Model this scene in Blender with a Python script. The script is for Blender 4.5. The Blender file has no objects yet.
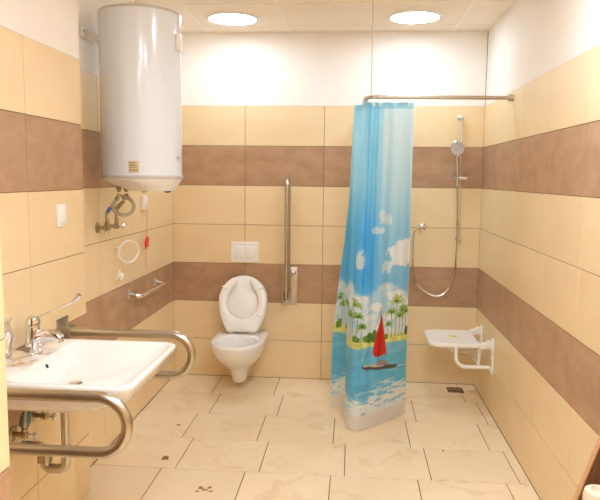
import bpy, bmesh, math, random
import numpy as np
from mathutils import Vector, Matrix

random.seed(7)
scn = bpy.context.scene
COL = scn.collection

# ------------------------------------------------------------------ helpers
def lin(c):
    return tuple((v/12.92 if v <= .04045 else ((v+.055)/1.055)**2.4) for v in (x/255 for x in c))

def V(*a):
    return Vector(a)

class MB:
    """collects shapes, links them as one mesh object"""
    def __init__(s):
        s.bm = bmesh.new()
        s.tone = s.bm.faces.layers.float.new('tone')

    def _mark(s, faces, mat, tone=.5):
        for f in faces:
            f.material_index = mat
            f[s.tone] = tone

    def box(s, lo, hi, bev=0, seg=2, mat=0, tone=.5, M=None):
        lo, hi = Vector(lo), Vector(hi)
        c, d = (lo+hi)/2, hi-lo
        T = Matrix.Translation(c) @ Matrix.Diagonal((d.x, d.y, d.z, 1))
        if M is not None:
            T = M @ T
        r = bmesh.ops.create_cube(s.bm, size=1, matrix=T)
        vs = r['verts']
        fs = {f for v in vs for f in v.link_faces}
        if bev > 0:
            es = list({e for v in vs for e in v.link_edges})
            rb = bmesh.ops.bevel(s.bm, geom=es, offset=bev, segments=seg, profile=.5, affect='EDGES')
            fs = {f for f in fs if f.is_valid} | set(rb['faces'])
            for v in rb['verts']:
                fs |= set(v.link_faces)
        s._mark(fs, mat, tone)
        return s

    def loft(s, rings, cap0=True, cap1=True, mat=0, closed=True, tone=.5):
        bm = s.bm
        R = [[bm.verts.new(p) for p in r] for r in rings]
        fs = []
        n = len(R[0])
        for a, b in zip(R[:-1], R[1:]):
            for i in range(n if closed else n-1):
                j = (i+1) % n
                try:
                    fs.append(bm.faces.new((a[i], a[j], b[j], b[i])))
                except ValueError:
                    pass
        if cap0:
            fs.append(bm.faces.new(list(reversed(R[0]))))
        if cap1:
            fs.append(bm.faces.new(R[-1]))
        s._mark(fs, mat, tone)
        return s

    def tube(s, pts, r, n=12, mat=0, caps=True):
        pts = [Vector(p) for p in pts]
        rr = r if isinstance(r, (list, tuple)) else [r]*len(pts)
        tang = []
        for i in range(len(pts)):
            a = pts[max(0, i-1)]
            b = pts[min(len(pts)-1, i+1)]
            tang.append((b-a).normalized())
        t = tang[0]
        up = V(0, 0, 1) if abs(t.z) < .9 else V(1, 0, 0)
        x = t.cross(up).normalized()
        rings = []
        for i, p in enumerate(pts):
            t = tang[i]
            x = (x - t*x.dot(t)).normalized()
            y = t.cross(x)
            rings.append([p + (x*math.cos(k*2*math.pi/n) + y*math.sin(k*2*math.pi/n))*rr[i] for k in range(n)])
        return s.loft(rings, caps, caps, mat)

    def cyl(s, p0, p1, r0, r1=None, n=24, mat=0):
        return s.tube([p0, p1], [r0, r0 if r1 is None else r1], n, mat)

    def lathe(s, prof, o, axis=(0, 0, 1), n=32, mat=0, caps=(True, True)):
        """prof: list of (radius, height along axis)"""
        o, ax = Vector(o), Vector(axis).normalized()
        h = V(0, 0, 1) if abs(ax.z) < .9 else V(1, 0, 0)
        x = ax.cross(h).normalized()
        y = ax.cross(x)
        rings = [[o + ax*hh + (x*math.cos(k*2*math.pi/n) + y*math.sin(k*2*math.pi/n))*max(r, 1e-5) for k in range(n)] for r, hh in prof]
        return s.loft(rings, caps[0], caps[1], mat)

    def ball(s, c, r, n=16, mat=0, sc=(1, 1, 1)):
        T = Matrix.Translation(c) @ Matrix.Diagonal((r*sc[0], r*sc[1], r*sc[2], 1))
        res = bmesh.ops.create_uvsphere(s.bm, u_segments=n, v_segments=max(6, n//2), radius=1, matrix=T)
        s._mark({f for v in res['verts'] for f in v.link_faces}, mat)
        return s

    def build(s, name, mats, parent=None, smooth=35):
        bm = s.bm
        bmesh.ops.recalc_face_normals(bm, faces=bm.faces[:])
        if parent is not None:
            bmesh.ops.translate(bm, verts=bm.verts[:], vec=-wloc(parent))
        me = bpy.data.meshes.new(name)
        bm.to_mesh(me)
        bm.free()
        for m in (mats if isinstance(mats, (list, tuple)) else [mats]):
            me.materials.append(m)
        if smooth:
            me.polygons.foreach_set('use_smooth', [True]*len(me.polygons))
            me.set_sharp_from_angle(angle=math.radians(smooth))
        o = bpy.data.objects.new(name, me)
        COL.objects.link(o)
        if parent is not None:
            o.parent = parent
        return o

def wloc(o):
    v = Vector(o.location)
    while o.parent is not None:
        o = o.parent
        v += Vector(o.location)
    return v

def thing(name, label, cat, loc, group=None):
    o = bpy.data.objects.new(name, None)
    COL.objects.link(o)
    o.location = loc
    o.empty_display_size = .05
    return tag(o, label, cat, group)

def tag(o, label, cat, group=None):
    o['label'] = label
    o['category'] = cat
    if group:
        o['group'] = group
    return o

def struct(o):
    o['kind'] = 'structure'
    return o

def fillet(corners, r, seg=8):
    """polyline through corners with rounded bends"""
    P = [Vector(c) for c in corners]
    out = [P[0]]
    for i in range(1, len(P)-1):
        a, b, c = P[i-1], P[i], P[i+1]
        d0, d1 = (a-b).normalized(), (c-b).normalized()
        ang = d0.angle(d1)
        ri = r[i-1] if isinstance(r, (list, tuple)) else r
        t = min(ri/math.tan(ang/2), (a-b).length*.499, (c-b).length*.499)
        rad = t*math.tan(ang/2)
        bis = (d0+d1).normalized()
        cen = b + bis*(rad/math.sin(ang/2))
        s0, s1 = b+d0*t-cen, b+d1*t-cen
        tot = s0.angle(s1)
        ax = s0.cross(s1).normalized()
        for k in range(seg+1):
            out.append(cen + Matrix.Rotation(tot*k/seg, 3, ax) @ s0)
    out.append(P[-1])
    return out

def spline(pts, per=8):
    P = [Vector(p) for p in pts]
    P = [P[0]*2-P[1]] + P + [P[-1]*2-P[-2]]
    out = []
    for i in range(1, len(P)-2):
        a, b, c, d = P[i-1:i+3]
        for k in range(per):
            t = k/per
            out.append(.5*((2*b)+(c-a)*t+(2*a-5*b+4*c-d)*t*t+(3*b-a-3*c+d)*t**3))
    out.append(P[-2])
    return out

def rrect(x0, x1, y0, y1, r, z, k=6, r2=None):
    """rounded rectangle ring in xy; r for the x1 side corners, r2 for the x0 side"""
    r2 = r if r2 is None else r2
    out = []
    for cx, cy, a0, rr in ((x1-r, y0+r, -90, r), (x1-r, y1-r, 0, r), (x0+r2, y1-r2, 90, r2), (x0+r2, y0+r2, 180, r2)):
        for i in range(k+1):
            a = math.radians(a0+90*i/k)
            out.append(V(cx+rr*math.cos(a), cy+rr*math.sin(a), z))
    return out

# ------------------------------------------------------------------ materials
def mat(name, col, rough=.5, metal=0, **kw):
    m = bpy.data.materials.new(name)
    m.use_nodes = True
    b = m.node_tree.nodes['Principled BSDF']
    b.inputs['Base Color'].default_value = (*lin(col), 1)
    b.inputs['Roughness'].default_value = rough
    b.inputs['Metallic'].default_value = metal
    for k, v in kw.items():
        b.inputs[k.replace('_', ' ')].default_value = v
    return m

def mottled(name, c0, c1, rough, scale=(3, 3, 3), detail=4, tone=.5, bump=0, lo=.35, hi=.65, rvar=0):
    """two-colour noise surface, with a per-tile 'tone' shift"""
    m = mat(name, c0, rough)
    nt = m.node_tree
    N, L = nt.nodes, nt.links
    b = N['Principled BSDF']
    tc = N.new('ShaderNodeTexCoord')
    mp = N.new('ShaderNodeMapping')
    mp.inputs['Scale'].default_value = scale
    nz = N.new('ShaderNodeTexNoise')
    nz.inputs['Scale'].default_value = 1
    nz.inputs['Detail'].default_value = detail
    nz.inputs['Roughness'].default_value = .6
    L.new(tc.outputs['Object'], mp.inputs['Vector'])
    L.new(mp.outputs['Vector'], nz.inputs['Vector'])
    mr = N.new('ShaderNodeMapRange')
    mr.inputs['From Min'].default_value = lo
    mr.inputs['From Max'].default_value = hi
    L.new(nz.outputs['Fac'], mr.inputs['Value'])
    mx = N.new('ShaderNodeMix')
    mx.data_type = 'RGBA'
    mx.inputs['A'].default_value = (*lin(c0), 1)
    mx.inputs['B'].default_value = (*lin(c1), 1)
    L.new(mr.outputs['Result'], mx.inputs['Factor'])
    at = N.new('ShaderNodeAttribute')
    at.attribute_name = 'tone'
    mt = N.new('ShaderNodeMapRange')
    mt.inputs['To Min'].default_value = 1-.1*tone
    mt.inputs['To Max'].default_value = 1+.1*tone
    L.new(at.outputs['Fac'], mt.inputs['Value'])
    hv = N.new('ShaderNodeHueSaturation')
    L.new(mx.outputs['Result'], hv.inputs['Color'])
    L.new(mt.outputs['Result'], hv.inputs['Value'])
    L.new(hv.outputs['Color'], b.inputs['Base Color'])
    if bump:
        bp = N.new('ShaderNodeBump')
        bp.inputs['Strength'].default_value = bump
        bp.inputs['Distance'].default_value = .002
        L.new(nz.outputs['Fac'], bp.inputs['Height'])
        L.new(bp.outputs['Normal'], b.inputs['Normal'])
    return m, hv

M = {}
M['beige'], _ = mottled('beige_wall_tile', (238, 213, 170), (234, 207, 162), .34, (2.2, 2.2, 5), tone=.22)
M['brown'], _ = mottled('brown_wall_tile', (191, 153, 119), (171, 133, 99), .42, (7, 7, 12), 8, tone=.3, lo=.32, hi=.68)
M['floor_tile'], fhv = mottled('cream_floor_tile', (242, 222, 190), (236, 212, 176), .42, (2.5, 2.5, 2.5), 5, tone=.3, lo=.3, hi=.7)
M['grout'] = mat('wall_grout', (150, 116, 80), .9)
M['fgrout'] = mat('floor_grout', (122, 92, 62), .9)
M['plaster'], _ = mottled('white_plaster', (245, 238, 230), (242, 235, 226), .8, (1.5, 1.5, 1.5), tone=0)
M['ceil'], _ = mottled('ceiling_panel', (250, 240, 226), (247, 236, 220), .85, (40, 40, 40), tone=.15)
M['tbar'] = mat('ceiling_grid', (250, 240, 226), .5)
M['ceramic'] = mat('white_ceramic', (238, 234, 230), .1, Coat_Weight=.3, Coat_Roughness=.05)
M['enamel'] = mat('white_enamel', (226, 231, 238), .16, Coat_Weight=.4, Coat_Roughness=.06)
M['wplastic'] = mat('white_plastic', (244, 240, 234), .3)
M['gplastic'] = mat('grey_plastic', (196, 192, 188), .35)
M['lplastic'] = mat('pale_plastic', (226, 220, 212), .4)
M['dark'] = mat('dark_grey', (70, 60, 52), .5)
M['hole'] = mat('drain_hole', (40, 30, 22), .6)
M['steel'] = mat('brushed_steel', (196, 186, 170), .3, 1)
M['chrome'] = mat('chrome', (226, 224, 222), .09, 1)
M['brass'] = mat('dull_nickel', (176, 160, 130), .28, 1)
M['hose'] = mat('braided_hose', (176, 164, 140), .42, .8)
M['red'] = mat('red_plastic', (226, 58, 52), .4)
M['blue'] = mat('blue_tag', (70, 120, 170), .5)
M['bluegrey'] = mat('bluish_rubber', (92, 128, 146), .5)
M['wire'] = mat('galvanised_wire', (214, 196, 172), .4, .6)
M['yellow'] = mat('lime_sticker', (220, 226, 70), .5)
M['dirt'] = mat('dried_mud', (150, 106, 62), .9)
M['dust'] = mat('thin_mud', (176, 138, 92), .9)
M['white_paper'] = mat('white_paper', (218, 202, 178), .7)

# dried smears on the floor tiles: shaped patches from warped noise
def floor_smears():
    m = M['floor_tile']
    nt = m.node_tree
    N, L = nt.nodes, nt.links
    tc = N.new('ShaderNodeTexCoord')
    n1 = N.new('ShaderNodeTexNoise')
    n1.inputs['Scale'].default_value = 3.1
    n1.inputs['Detail'].default_value = 6
    n1.inputs['Roughness'].default_value = .7
    n1.inputs['Distortion'].default_value = 1.6
    L.new(tc.outputs['Object'], n1.inputs['Vector'])
    r = N.new('ShaderNodeMapRange')
    r.inputs['From Min'].default_value = .53
    r.inputs['From Max'].default_value = .70
    r.inputs['To Max'].default_value = .5
    L.new(n1.outputs['Fac'], r.inputs['Value'])
    mx = N.new('ShaderNodeMix')
    mx.data_type = 'RGBA'
    mx.inputs['B'].default_value = (*lin((206, 172, 120)), 1)
    L.new(r.outputs['Result'], mx.inputs['Factor'])
    L.new(fhv.outputs['Color'], mx.inputs['A'])
    L.new(mx.outputs['Result'], N['Principled BSDF'].inputs['Base Color'])
floor_smears()

def wood():
    m = mat('brown_wood', (110, 70, 38), .45)
    nt = m.node_tree
    N, L = nt.nodes, nt.links
    tc = N.new('ShaderNodeTexCoord')
    mp = N.new('ShaderNodeMapping')
    mp.inputs['Rotation'].default_value = (0, math.radians(-18), 0)
    mp.inputs['Scale'].default_value = (55, 55, 4)
    nz = N.new('ShaderNodeTexNoise')
    nz.inputs['Scale'].default_value = 1
    nz.inputs['Detail'].default_value = 5
    L.new(tc.outputs['Object'], mp.inputs['Vector'])
    L.new(mp.outputs['Vector'], nz.inputs['Vector'])
    cr = N.new('ShaderNodeValToRGB')
    cr.color_ramp.elements[0].position = .3
    cr.color_ramp.elements[0].color = (*lin((70, 42, 18)), 1)
    cr.color_ramp.elements[1].position = .7
    cr.color_ramp.elements[1].color = (*lin((120, 78, 40)), 1)
    L.new(nz.outputs['Fac'], cr.inputs['Fac'])
    L.new(cr.outputs['Color'], N['Principled BSDF'].inputs['Base Color'])
    return m
M['wood'] = wood()
M['wood_edge'] = mat('pale_wood_edge', (196, 150, 104), .5)

def emit(name, col, s):
    m = bpy.data.materials.new(name)
    m.use_nodes = True
    N = m.node_tree.nodes
    b = N['Principled BSDF']
    b.inputs['Base Color'].default_value = (.9, .9, .9, 1)
    b.inputs['Emission Color'].default_value = (*col, 1)
    b.inputs['Emission Strength'].default_value = s
    return m
M['lamp'] = emit('lamp_diffuser', (.83, .975, 1.13), 8.3)
M['lamp_bright'] = emit('bright_lamp_diffuser', (.83, .975, 1.13), 21.5)

def film():
    m = bpy.data.materials.new('clear_film')
    m.use_nodes = True
    N, L = m.node_tree.nodes, m.node_tree.links
    N.remove(N['Principled BSDF'])
    tr = N.new('ShaderNodeBsdfTransparent')
    tr.inputs['Color'].default_value = (.97, .96, .94, 1)
    gl = N.new('ShaderNodeBsdfGlossy')
    gl.inputs['Roughness'].default_value = .22
    gl.inputs['Color'].default_value = (.95, .95, .95, 1)
    fr = N.new('ShaderNodeFresnel')
    fr.inputs['IOR'].default_value = 1.22
    df = N.new('ShaderNodeBsdfTranslucent')
    df.inputs['Color'].default_value = (.9, .88, .84, 1)
    m1 = N.new('ShaderNodeMixShader')
    m1.inputs['Fac'].default_value = .10
    m2 = N.new('ShaderNodeMixShader')
    L.new(tr.outputs[0], m1.inputs[1])
    L.new(df.outputs[0], m1.inputs[2])
    L.new(fr.outputs[0], m2.inputs['Fac'])
    L.new(m1.outputs[0], m2.inputs[1])
    L.new(gl.outputs[0], m2.inputs[2])
    L.new(m2.outputs[0], N['Material Output'].inputs['Surface'])
    return m
M['film'] = film()

# ------------------------------------------------------------------ room
YB, XL, XR, XP, YP, XN, YN = 4.9747, -1.3875, .9503, -1.2763, 3.0211, -.7743, 1.3825
YF, H = -1.2, 2.636
ROWS = [('beige', 0, .3), ('beige', .3, .6), ('brown', .6, .9), ('beige', .9, 1.2), ('beige', 1.2, 1.5), ('brown', 1.5, 1.8), ('beige', 1.8, 2.1)]
WM = [M['plaster'], M['grout'], M['beige'], M['brown']]

def wall(name, axis, pos, sgn, a, b, joints, back=.1):
    """tiled wall. axis 'X': plane x=pos, runs along y from a to b; sgn = side the room is on"""
    mb = MB()
    def bx(u0, u1, z0, z1, d0, d1, **kw):
        p, q = sorted((pos+sgn*d0, pos+sgn*d1))
        if axis == 'X':
            mb.box((p, u0, z0), (q, u1, z1), **kw)
        else:
            mb.box((u0, p, z0), (u1, q, z1), **kw)
    bx(a, b, 0, 2.1, -back, -.0035, mat=1)
    bx(a, b, 2.1, H+.03, -back, -.003, mat=0)
    g = .0018
    js = [a] + [j for j in sorted(joints) if a < j < b] + [b]
    for kind, z0, z1 in ROWS:
        for u0, u1 in zip(js[:-1], js[1:]):
            e0 = 0 if u0 == a else g
            e1 = 0 if u1 == b else g
            bx(u0+e0, u1-e1, z0+g, z1-g, -.02, 0, bev=.001, seg=1, mat=2 if kind == 'beige' else 3, tone=random.random())
    return struct(mb.build(name, WM, smooth=0))

wall('wall_back', 'Y', YB, -1, XL, XR, [-.8247+.6*k for k in range(-1, 4)])
wall('wall_right', 'X', XR, -1, YF, YB, [4.41]+[3.8727-.536*k for k in range(10)])
wall('wall_left', 'X', XL, 1, YP-.1, YB, [3.50, 3.851, 4.07, 4.302])
wall('wall_left_pipe_chase', 'X', XP, 1, YN-.1, YP, [2.49, 1.954], back=.11)
wall('wall_left_entry', 'X', XN, 1, YF, YN, [.85, .31, -.23, -.77], back=.4)
wall('wall_front', 'Y', YF, 1, XN-.1, XR, [-.3, .3, .9])

# floor: running bond, 0.456 x 0.415
fb = MB()
fb.box((XL-.1, YF, -.08), (XR+.05, YB+.05, -.003), mat=0)
W, D = .456, .4145
k = 0
y1 = YB
row = 0
while y1 > YF:
    y0 = max(y1-D, YF)
    x = (-1.003 if row % 2 == 0 else -.930) - W
    while x < XR:
        xa, xb = max(x, XL), min(x+W, XR)
        if xb-xa > .01:
            fb.box((xa+.0024, y0+.0024, -.02), (xb-.0024, y1-.0024, 0), bev=.001, seg=1, mat=1, tone=random.random())
        x += W
    y1 -= D
    row += 1
struct(fb.build('floor', [M['fgrout'], M['floor_tile']], smooth=0))

# ceiling: 0.6 panels on a white T grid
cb = MB()
GX = [-1.10, -.50, .10, .70]
GY = [4.79-.6*k for k in range(11)]
xs = [XL-.02]+GX+[XR+.02]
ys = [YF-.02]+sorted(g for g in GY if g > YF)+[YB+.02]
for xa, xb in zip(xs[:-1], xs[1:]):
    for ya, yb in zip(ys[:-1], ys[1:]):
        cb.box((xa, ya, H+.003), (xb, yb, H+.03), mat=0, tone=random.random())
for g in GX:
    cb.box((g-.012, YF, H), (g+.012, YB, H+.006), bev=.001, seg=1, mat=1)
for g in GY:
    if g > YF:
        cb.box((XL, g-.012, H+.0003), (XR, g+.012, H+.0063), bev=.001, seg=1, mat=1)
cb.box((XL, YB-.02, H-.001), (XR, YB, H+.007), mat=1)
cb.box((XR-.02, YF, H-.0012), (XR, YB, H+.007), mat=1)
cb.box((XL, YP, H-.0012), (XL+.02, YB, H+.007), mat=1)
cb.box((XP, YN, H-.0012), (XP+.02, YP, H+.007), mat=1)
struct(cb.build('ceiling', [M['ceil'], M['tbar']], smooth=0))

def lamp(x, y, label, m='lamp'):
    t = thing('ceiling_light', label, 'ceiling light', (x, y, H), 'round ceiling lights')
    MB().lathe([(.185, 0.004), (.185, -.006), (.178, -.012), (.160, -.014), (.156, -.008), (.156, 0.004)], (x, y, H), n=48).build('rim', M['wplastic'], t)
    MB().lathe([(.156, .002), (.156, -.009), (.15, -.012), (.10, -.016), (.02, -.018)], (x, y, H), n=48).build('diffuser', M[m], t)
lamp(-.835, 4.52, 'round ceiling light over the wall-hung toilet')
lamp(.385, 4.52, 'round ceiling light over the shower corner')
lamp(-.22, .95, 'round ceiling light over the entry', 'lamp_bright')
lamp(.385, 2.35, 'round ceiling light over the wall beside the leaning plank', 'lamp_bright')
lamp(.385, .95, 'added round fill light over the entry beside the tiled wall', 'lamp_bright')  # added out of view to raise the ambient light
lamp(-.22, -.25, 'added round fill light just inside the front wall', 'lamp_bright')  # extra unseen lamp, added as fill from behind the camera

# ------------------------------------------------------------------ water heater
hx, hy, hr = -1.118, 3.42, .209
t = thing('water_heater', 'large white cylindrical water heater hung on the wall over two hoses', 'water heater', (hx, hy, 1.49))
MB().lathe([(hr, 1.565), (hr, 2.387)], (hx, hy, 0), n=96).build('tank', M['enamel'], t)
MB().lathe([(hr-.002, 2.385), (hr+.002, 2.386), (hr+.002, 2.394), (hr-.004, 2.400), (hr-.03, 2.404), (.05, 2.41), (0.001, 2.41)], (hx, hy, 0), n=96).build('top_cap', M['gplastic'], t)
MB().lathe([(hr-.002, 1.570), (hr+.004, 1.568), (hr+.004, 1.556), (hr-.002, 1.554)], (hx, hy, 0), n=96).build('bottom_rim', M['gplastic'], t)
rg = []
for f, z in ((0, 1.556), (.04, 1.545), (.5, 1.518), (.93, 1.494), (1, 1.489)):
    r = hr*(1-f)*.985 + .118*f
    rg.append([V(hx+.06*f+r*math.cos(a), hy-.02*f+r*math.sin(a), z) for a in [i*2*math.pi/64 for i in range(64)]])
bc = MB().loft(rg).build('bottom_cover', M['lplastic'], t)
MB().lathe([(.016, 1.52), (.018, 1.488), (.013, 1.481)], (-.965, 3.36, 0), n=20).build('thermostat_knob', M['dark'], bc)
MB().lathe([(.016, 1.50), (.016, 1.484), (.012, 1.480)], (-1.08, 3.33, 0), n=20).build('pilot_lamp', M['gplastic'], bc)
MB().box((-1.118, 3.225, 1.5265), (-1.072, 3.25, 1.537), .003).build('thermometer_window', M['gplastic'], bc)
# rating sticker, wrapped on the tank
sb = MB()
def on_tank(a, z, off):
    return V(hx+(hr+off)*math.cos(a), hy+(hr+off)*math.sin(a), z)
a0 = math.atan2(3.2-hy, -1.093-hx)
def patch(mb, a, b, z0, z1, off, mat=0):
    n = 6
    mb.loft([[on_tank(a+(b-a)*i/n, z, off) for i in range(n+1)] for z in (z0, z1)], False, False, mat, closed=False)
patch(sb, a0-.125, a0+.125, 1.582, 1.640, .0008)
for zz, zl in ((1.630, .004), (1.621, .003), (1.6145, .003), (1.607, .003)):
    patch(sb, a0-.105, a0+.105*random.uniform(.3, 1), zz, zz+zl, .0014, 1)
for i in range(7):
    patch(sb, a0-.105+i*.03, a0-.105+i*.03+random.choice((.010, .017)), 1.588, 1.601, .0014, 1)
sb.build('rating_sticker', [mat('sticker_beige', (214, 194, 160), .5), mat('sticker_print', (150, 118, 84), .6)], t)
# wall bracket (upper) and clips
mb = MB()
mb.box((XL, 3.295, 2.262), (XL+.005, 3.46, 2.322), .002)
by = 3.37
mb.loft([[V(XL+.003, y_, 2.318), V(XL+.003, y_, 2.268), V(hx-hr*.9, y_, 2.225), V(hx-hr*.9, y_, 2.275), V(XL+.04, y_, 2.300)] for y_ in (by-.004, by+.004)])
mb.build('wall_bracket', M['lplastic'], t)
MB().cyl((XL+.004, 3.325, 2.295), (XL+.016, 3.325, 2.295), .008, n=6).build('bracket_bolt', M['steel'], t)
MB().box((hx+hr-.006, 3.36, 2.205), (hx+hr+.014, 3.42, 2.29), .004).build('side_clip', M['wplastic'], t)
MB().box((hx+hr-.006, 3.36, 1.655), (hx+hr+.008, 3.39, 1.672), .003).build('side_clip', M['gplastic'], t)
for x, y in ((-1.25, 3.428), (-1.24, 3.51)):
    MB().lathe([(.012, 1.54), (.012, 1.512), (.015, 1.511), (.015, 1.492), (.011, 1.49), (.009, 1.478)], (x, y, 0), n=12).build('pipe_nipple', M['brass'], t)

# hoses from the heater to its valves
def hose(label, pts, r=.0075, cuffs=True, matn='hose', grp=None, extra=None, name='braided_hose'):
    t = thing(name, label, 'hose', pts[-1], grp)
    MB().tube(spline(pts, 8), r, 10).build('braid', M[matn], t)
    if cuffs:
        for a, b in ((pts[0], pts[1]), (pts[-1], pts[-2])):
            a, b = Vector(a), Vector(b)
            d = (b-a).normalized()
            MB().cyl(a, a+d*.022, r*1.45, n=6).build('nut', M['brass'], t)
    return t

LC_ = V(-1.248, 3.467, 1.405)
LH, LN = V(.90, .436, 0), V(-.436, .90, 0)
def loop(d0, d1, a0, a1, n, r, cx_=0, cz_=0):
    out = []
    for i in range(n+1):
        a = math.radians(a0+(a1-a0)*i/n)
        out.append(LC_+LH*(cx_+r*math.cos(a))+V(0, 0, cz_+r*.92*math.sin(a))+LN*(d0+(d1-d0)*i/n))
    return out
h1 = [(-1.25, 3.428, 1.470), (-1.252, 3.424, 1.445)] + loop(-.05, -.012, 165, 480, 12, .056) + [(-1.285, 3.44, 1.415), (-1.315, 3.43, 1.375), (-1.327, 3.44, 1.345), (-1.3275, 3.455, 1.318), (-1.3275, 3.46, 1.306)]
t = hose('braided hose with a blue tag looping from heater to the valve at the wall corner', h1, grp='braided hoses below the water heater')
MB().cyl((-1.300, 3.436, 1.396), (-1.318, 3.431, 1.368), .0105, n=12).build('blue_tag', M['blue'], t)
h2 = [(-1.24, 3.51, 1.468), (-1.238, 3.515, 1.455)] + loop(.038, .058, 100, -170, 12, .05, .018, -.008) + [(-1.262, 3.53, 1.425), (-1.305, 3.56, 1.385), (-1.327, 3.585, 1.345), (-1.3275, 3.595, 1.315), (-1.3275, 3.595, 1.305)]
hose('plain braided hose coiled nearer the room below the heater', h2, grp='braided hoses below the water heater')
def angle_valve(wx, y, z, label, group, knob_dir=(1, 0, 0), out=.06, matn='brass', name='angle_valve'):
    """wall valve: escutcheon, body with upward outlet, handle"""
    t = thing(name, label, 'valve', (wx, y, z), group)
    MB().lathe([(.030, 0), (.030, .004), (.022, .010), (.012, .012)], (wx, y, z), (1, 0, 0), n=24).build('escutcheon', M[matn], t)
    mb = MB()
    mb.cyl((wx, y, z), (wx+out, y, z), .010, n=16)
    mb.lathe([(.010, 0), (.016, .004), (.016, .026), (.012, .03)], (wx+out-.018, y, z), (1, 0, 0), n=20)
    mb.cyl((wx+out, y, z), (wx+out, y, z+.022), .0085, n=12)
    mb.cyl((wx+out, y, z+.012), (wx+out, y, z+.024), .0115, n=6)
    mb.build('body', M[matn], t)
    d = Vector(knob_dir).normalized()
    o = V(wx+out, y, z)
    mb = MB()
    mb.cyl(o, o+d*.03, .006, n=10)
    side = d.cross(V(0, 0, 1)).normalized()
    for a in range(4):
        v = side*math.cos(a*math.pi/2+.5)+V(0, 0, 1)*math.sin(a*math.pi/2+.5)
        mb.tube([o+d*.034, o+d*.036+v*.016], [.006, .0045], 8)
    mb.lathe([(.009, .026), (.011, .03), (.011, .04), (.006, .044)], o, d, n=14)
    mb.build('handle', M['chrome'], t)
    return t
angle_valve(XL, 3.46, 1.283, 'nickel valve nearest the wall corner under the heater hoses', 'valves below the water heater', (0, -.3, -.2))
angle_valve(XL, 3.595, 1.282, 'nickel valve farther from the wall corner under the heater hoses', 'valves below the water heater', (.6, .8, 0))

# pull-cord alarm
t = thing('pull_cord_switch', 'white pull-cord alarm switch with red cord below the heater', 'switch', (XL, 4.25, 1.40))
MB().box((XL, 4.20, 1.340), (XL+.022, 4.285, 1.436), .005).build('housing', M['wplastic'], t)
MB().box((XL+.02, 4.218, 1.358), (XL+.027, 4.266, 1.390), .003).build('cord_guide', M['lplastic'], t)
MB().tube(spline([(XL+.025, 4.25, 1.375), (XL+.024, 4.252, 1.25), (XL+.023, 4.25, 1.16)], 4), .0016, 6).build('cord', M['red'], t)
mb = MB()
mb.lathe([(.003, .03), (.008, .02), (.011, -.012), (.013, -.035), (.009, -.04)], (XL+.03, 4.235, 1.135), (.1, .25, 1), n=14)
mb.tube(spline([(XL+.026, 4.235, 1.17), (XL+.03, 4.185, 1.13), (XL+.03, 4.20, 1.085)], 5), .004, 8)
mb.build('handle', M['red'], t)
MB().tube(spline([(XL+.02, 4.27, 1.12), (XL+.006, 4.275, 1.05), (XL+.006, 4.27, .95)], 4), .0012, 6).build('cord_tail', M['red'], t)

# white cable coil and stub
cc, e1, e2 = V(-1.335, 3.79, 1.117), V(.035, .0745, 0).normalized()*.079, V(0, 0, .066)
pts = []
for i in range(30):
    a = math.radians(150+i*25.5)
    pts.append(cc+e1*math.cos(a)*(1+.03*math.sin(i))+e2*math.sin(a)*(1+.02*math.cos(i*1.3))+V(.0025*i/6, -.001*i/6, 0))
pts = [V(XL, 3.70, 1.145), V(XL+.012, 3.702, 1.148)] + pts
o = MB().tube(spline(pts, 4), .0038, 8).build('cable_coil', M['wplastic'])
tag(o, 'white cable coiled in a ring sticking out of the beige tiles', 'cable')
t = thing('cable_connector', 'small white cable connector on the wall below the coiled cable', 'cable connector', (XL, 3.73, .965))
MB().tube(spline([(XL, 3.77, .955), (XL+.02, 3.765, .985), (XL+.015, 3.74, 1.005), (XL+.02, 3.70, .972), (XL+.02, 3.66, .966)], 5), .0042, 8).build('cable', M['wplastic'], t)
MB().lathe([(.004, 0), (.013, .006), (.016, .035), (.010, .045)], (XL+.012, 3.765, .946), (.25, -.1, 1), n=12).build('plug', M['wplastic'], t)

# short grab rail on the recessed wall
t = thing('grab_rail', 'short chrome grab rail on the brown tile band below the heater', 'grab rail', (XL, 4.2, .82))
MB().tube(fillet([(XL, 3.93, .832), (-1.31, 3.93, .818), (-1.31, 4.48, .808), (XL, 4.48, .822)], .03), .0135, 14).build('bar', M['chrome'], t)
for y, z in ((3.93, .832), (4.48, .822)):
    MB().lathe([(.031, 0), (.031, .005), (.026, .010), (.016, .012)], (XL, y, z), (1, 0, 0), n=24).build('flange', M['chrome'], t)

# light switch
t = thing('light_switch', 'white light switch on beige tiles between basin tap and heater', 'switch', (XP, 2.772, 1.39))
MB().box((XP, 2.728, 1.342), (XP+.010, 2.816, 1.440), .003).build('plate', M['wplastic'], t)
MB().box((XP+.008, 2.743, 1.358), (XP+.015, 2.801, 1.424), .003).build('rocker', M['wplastic'], t)

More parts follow.
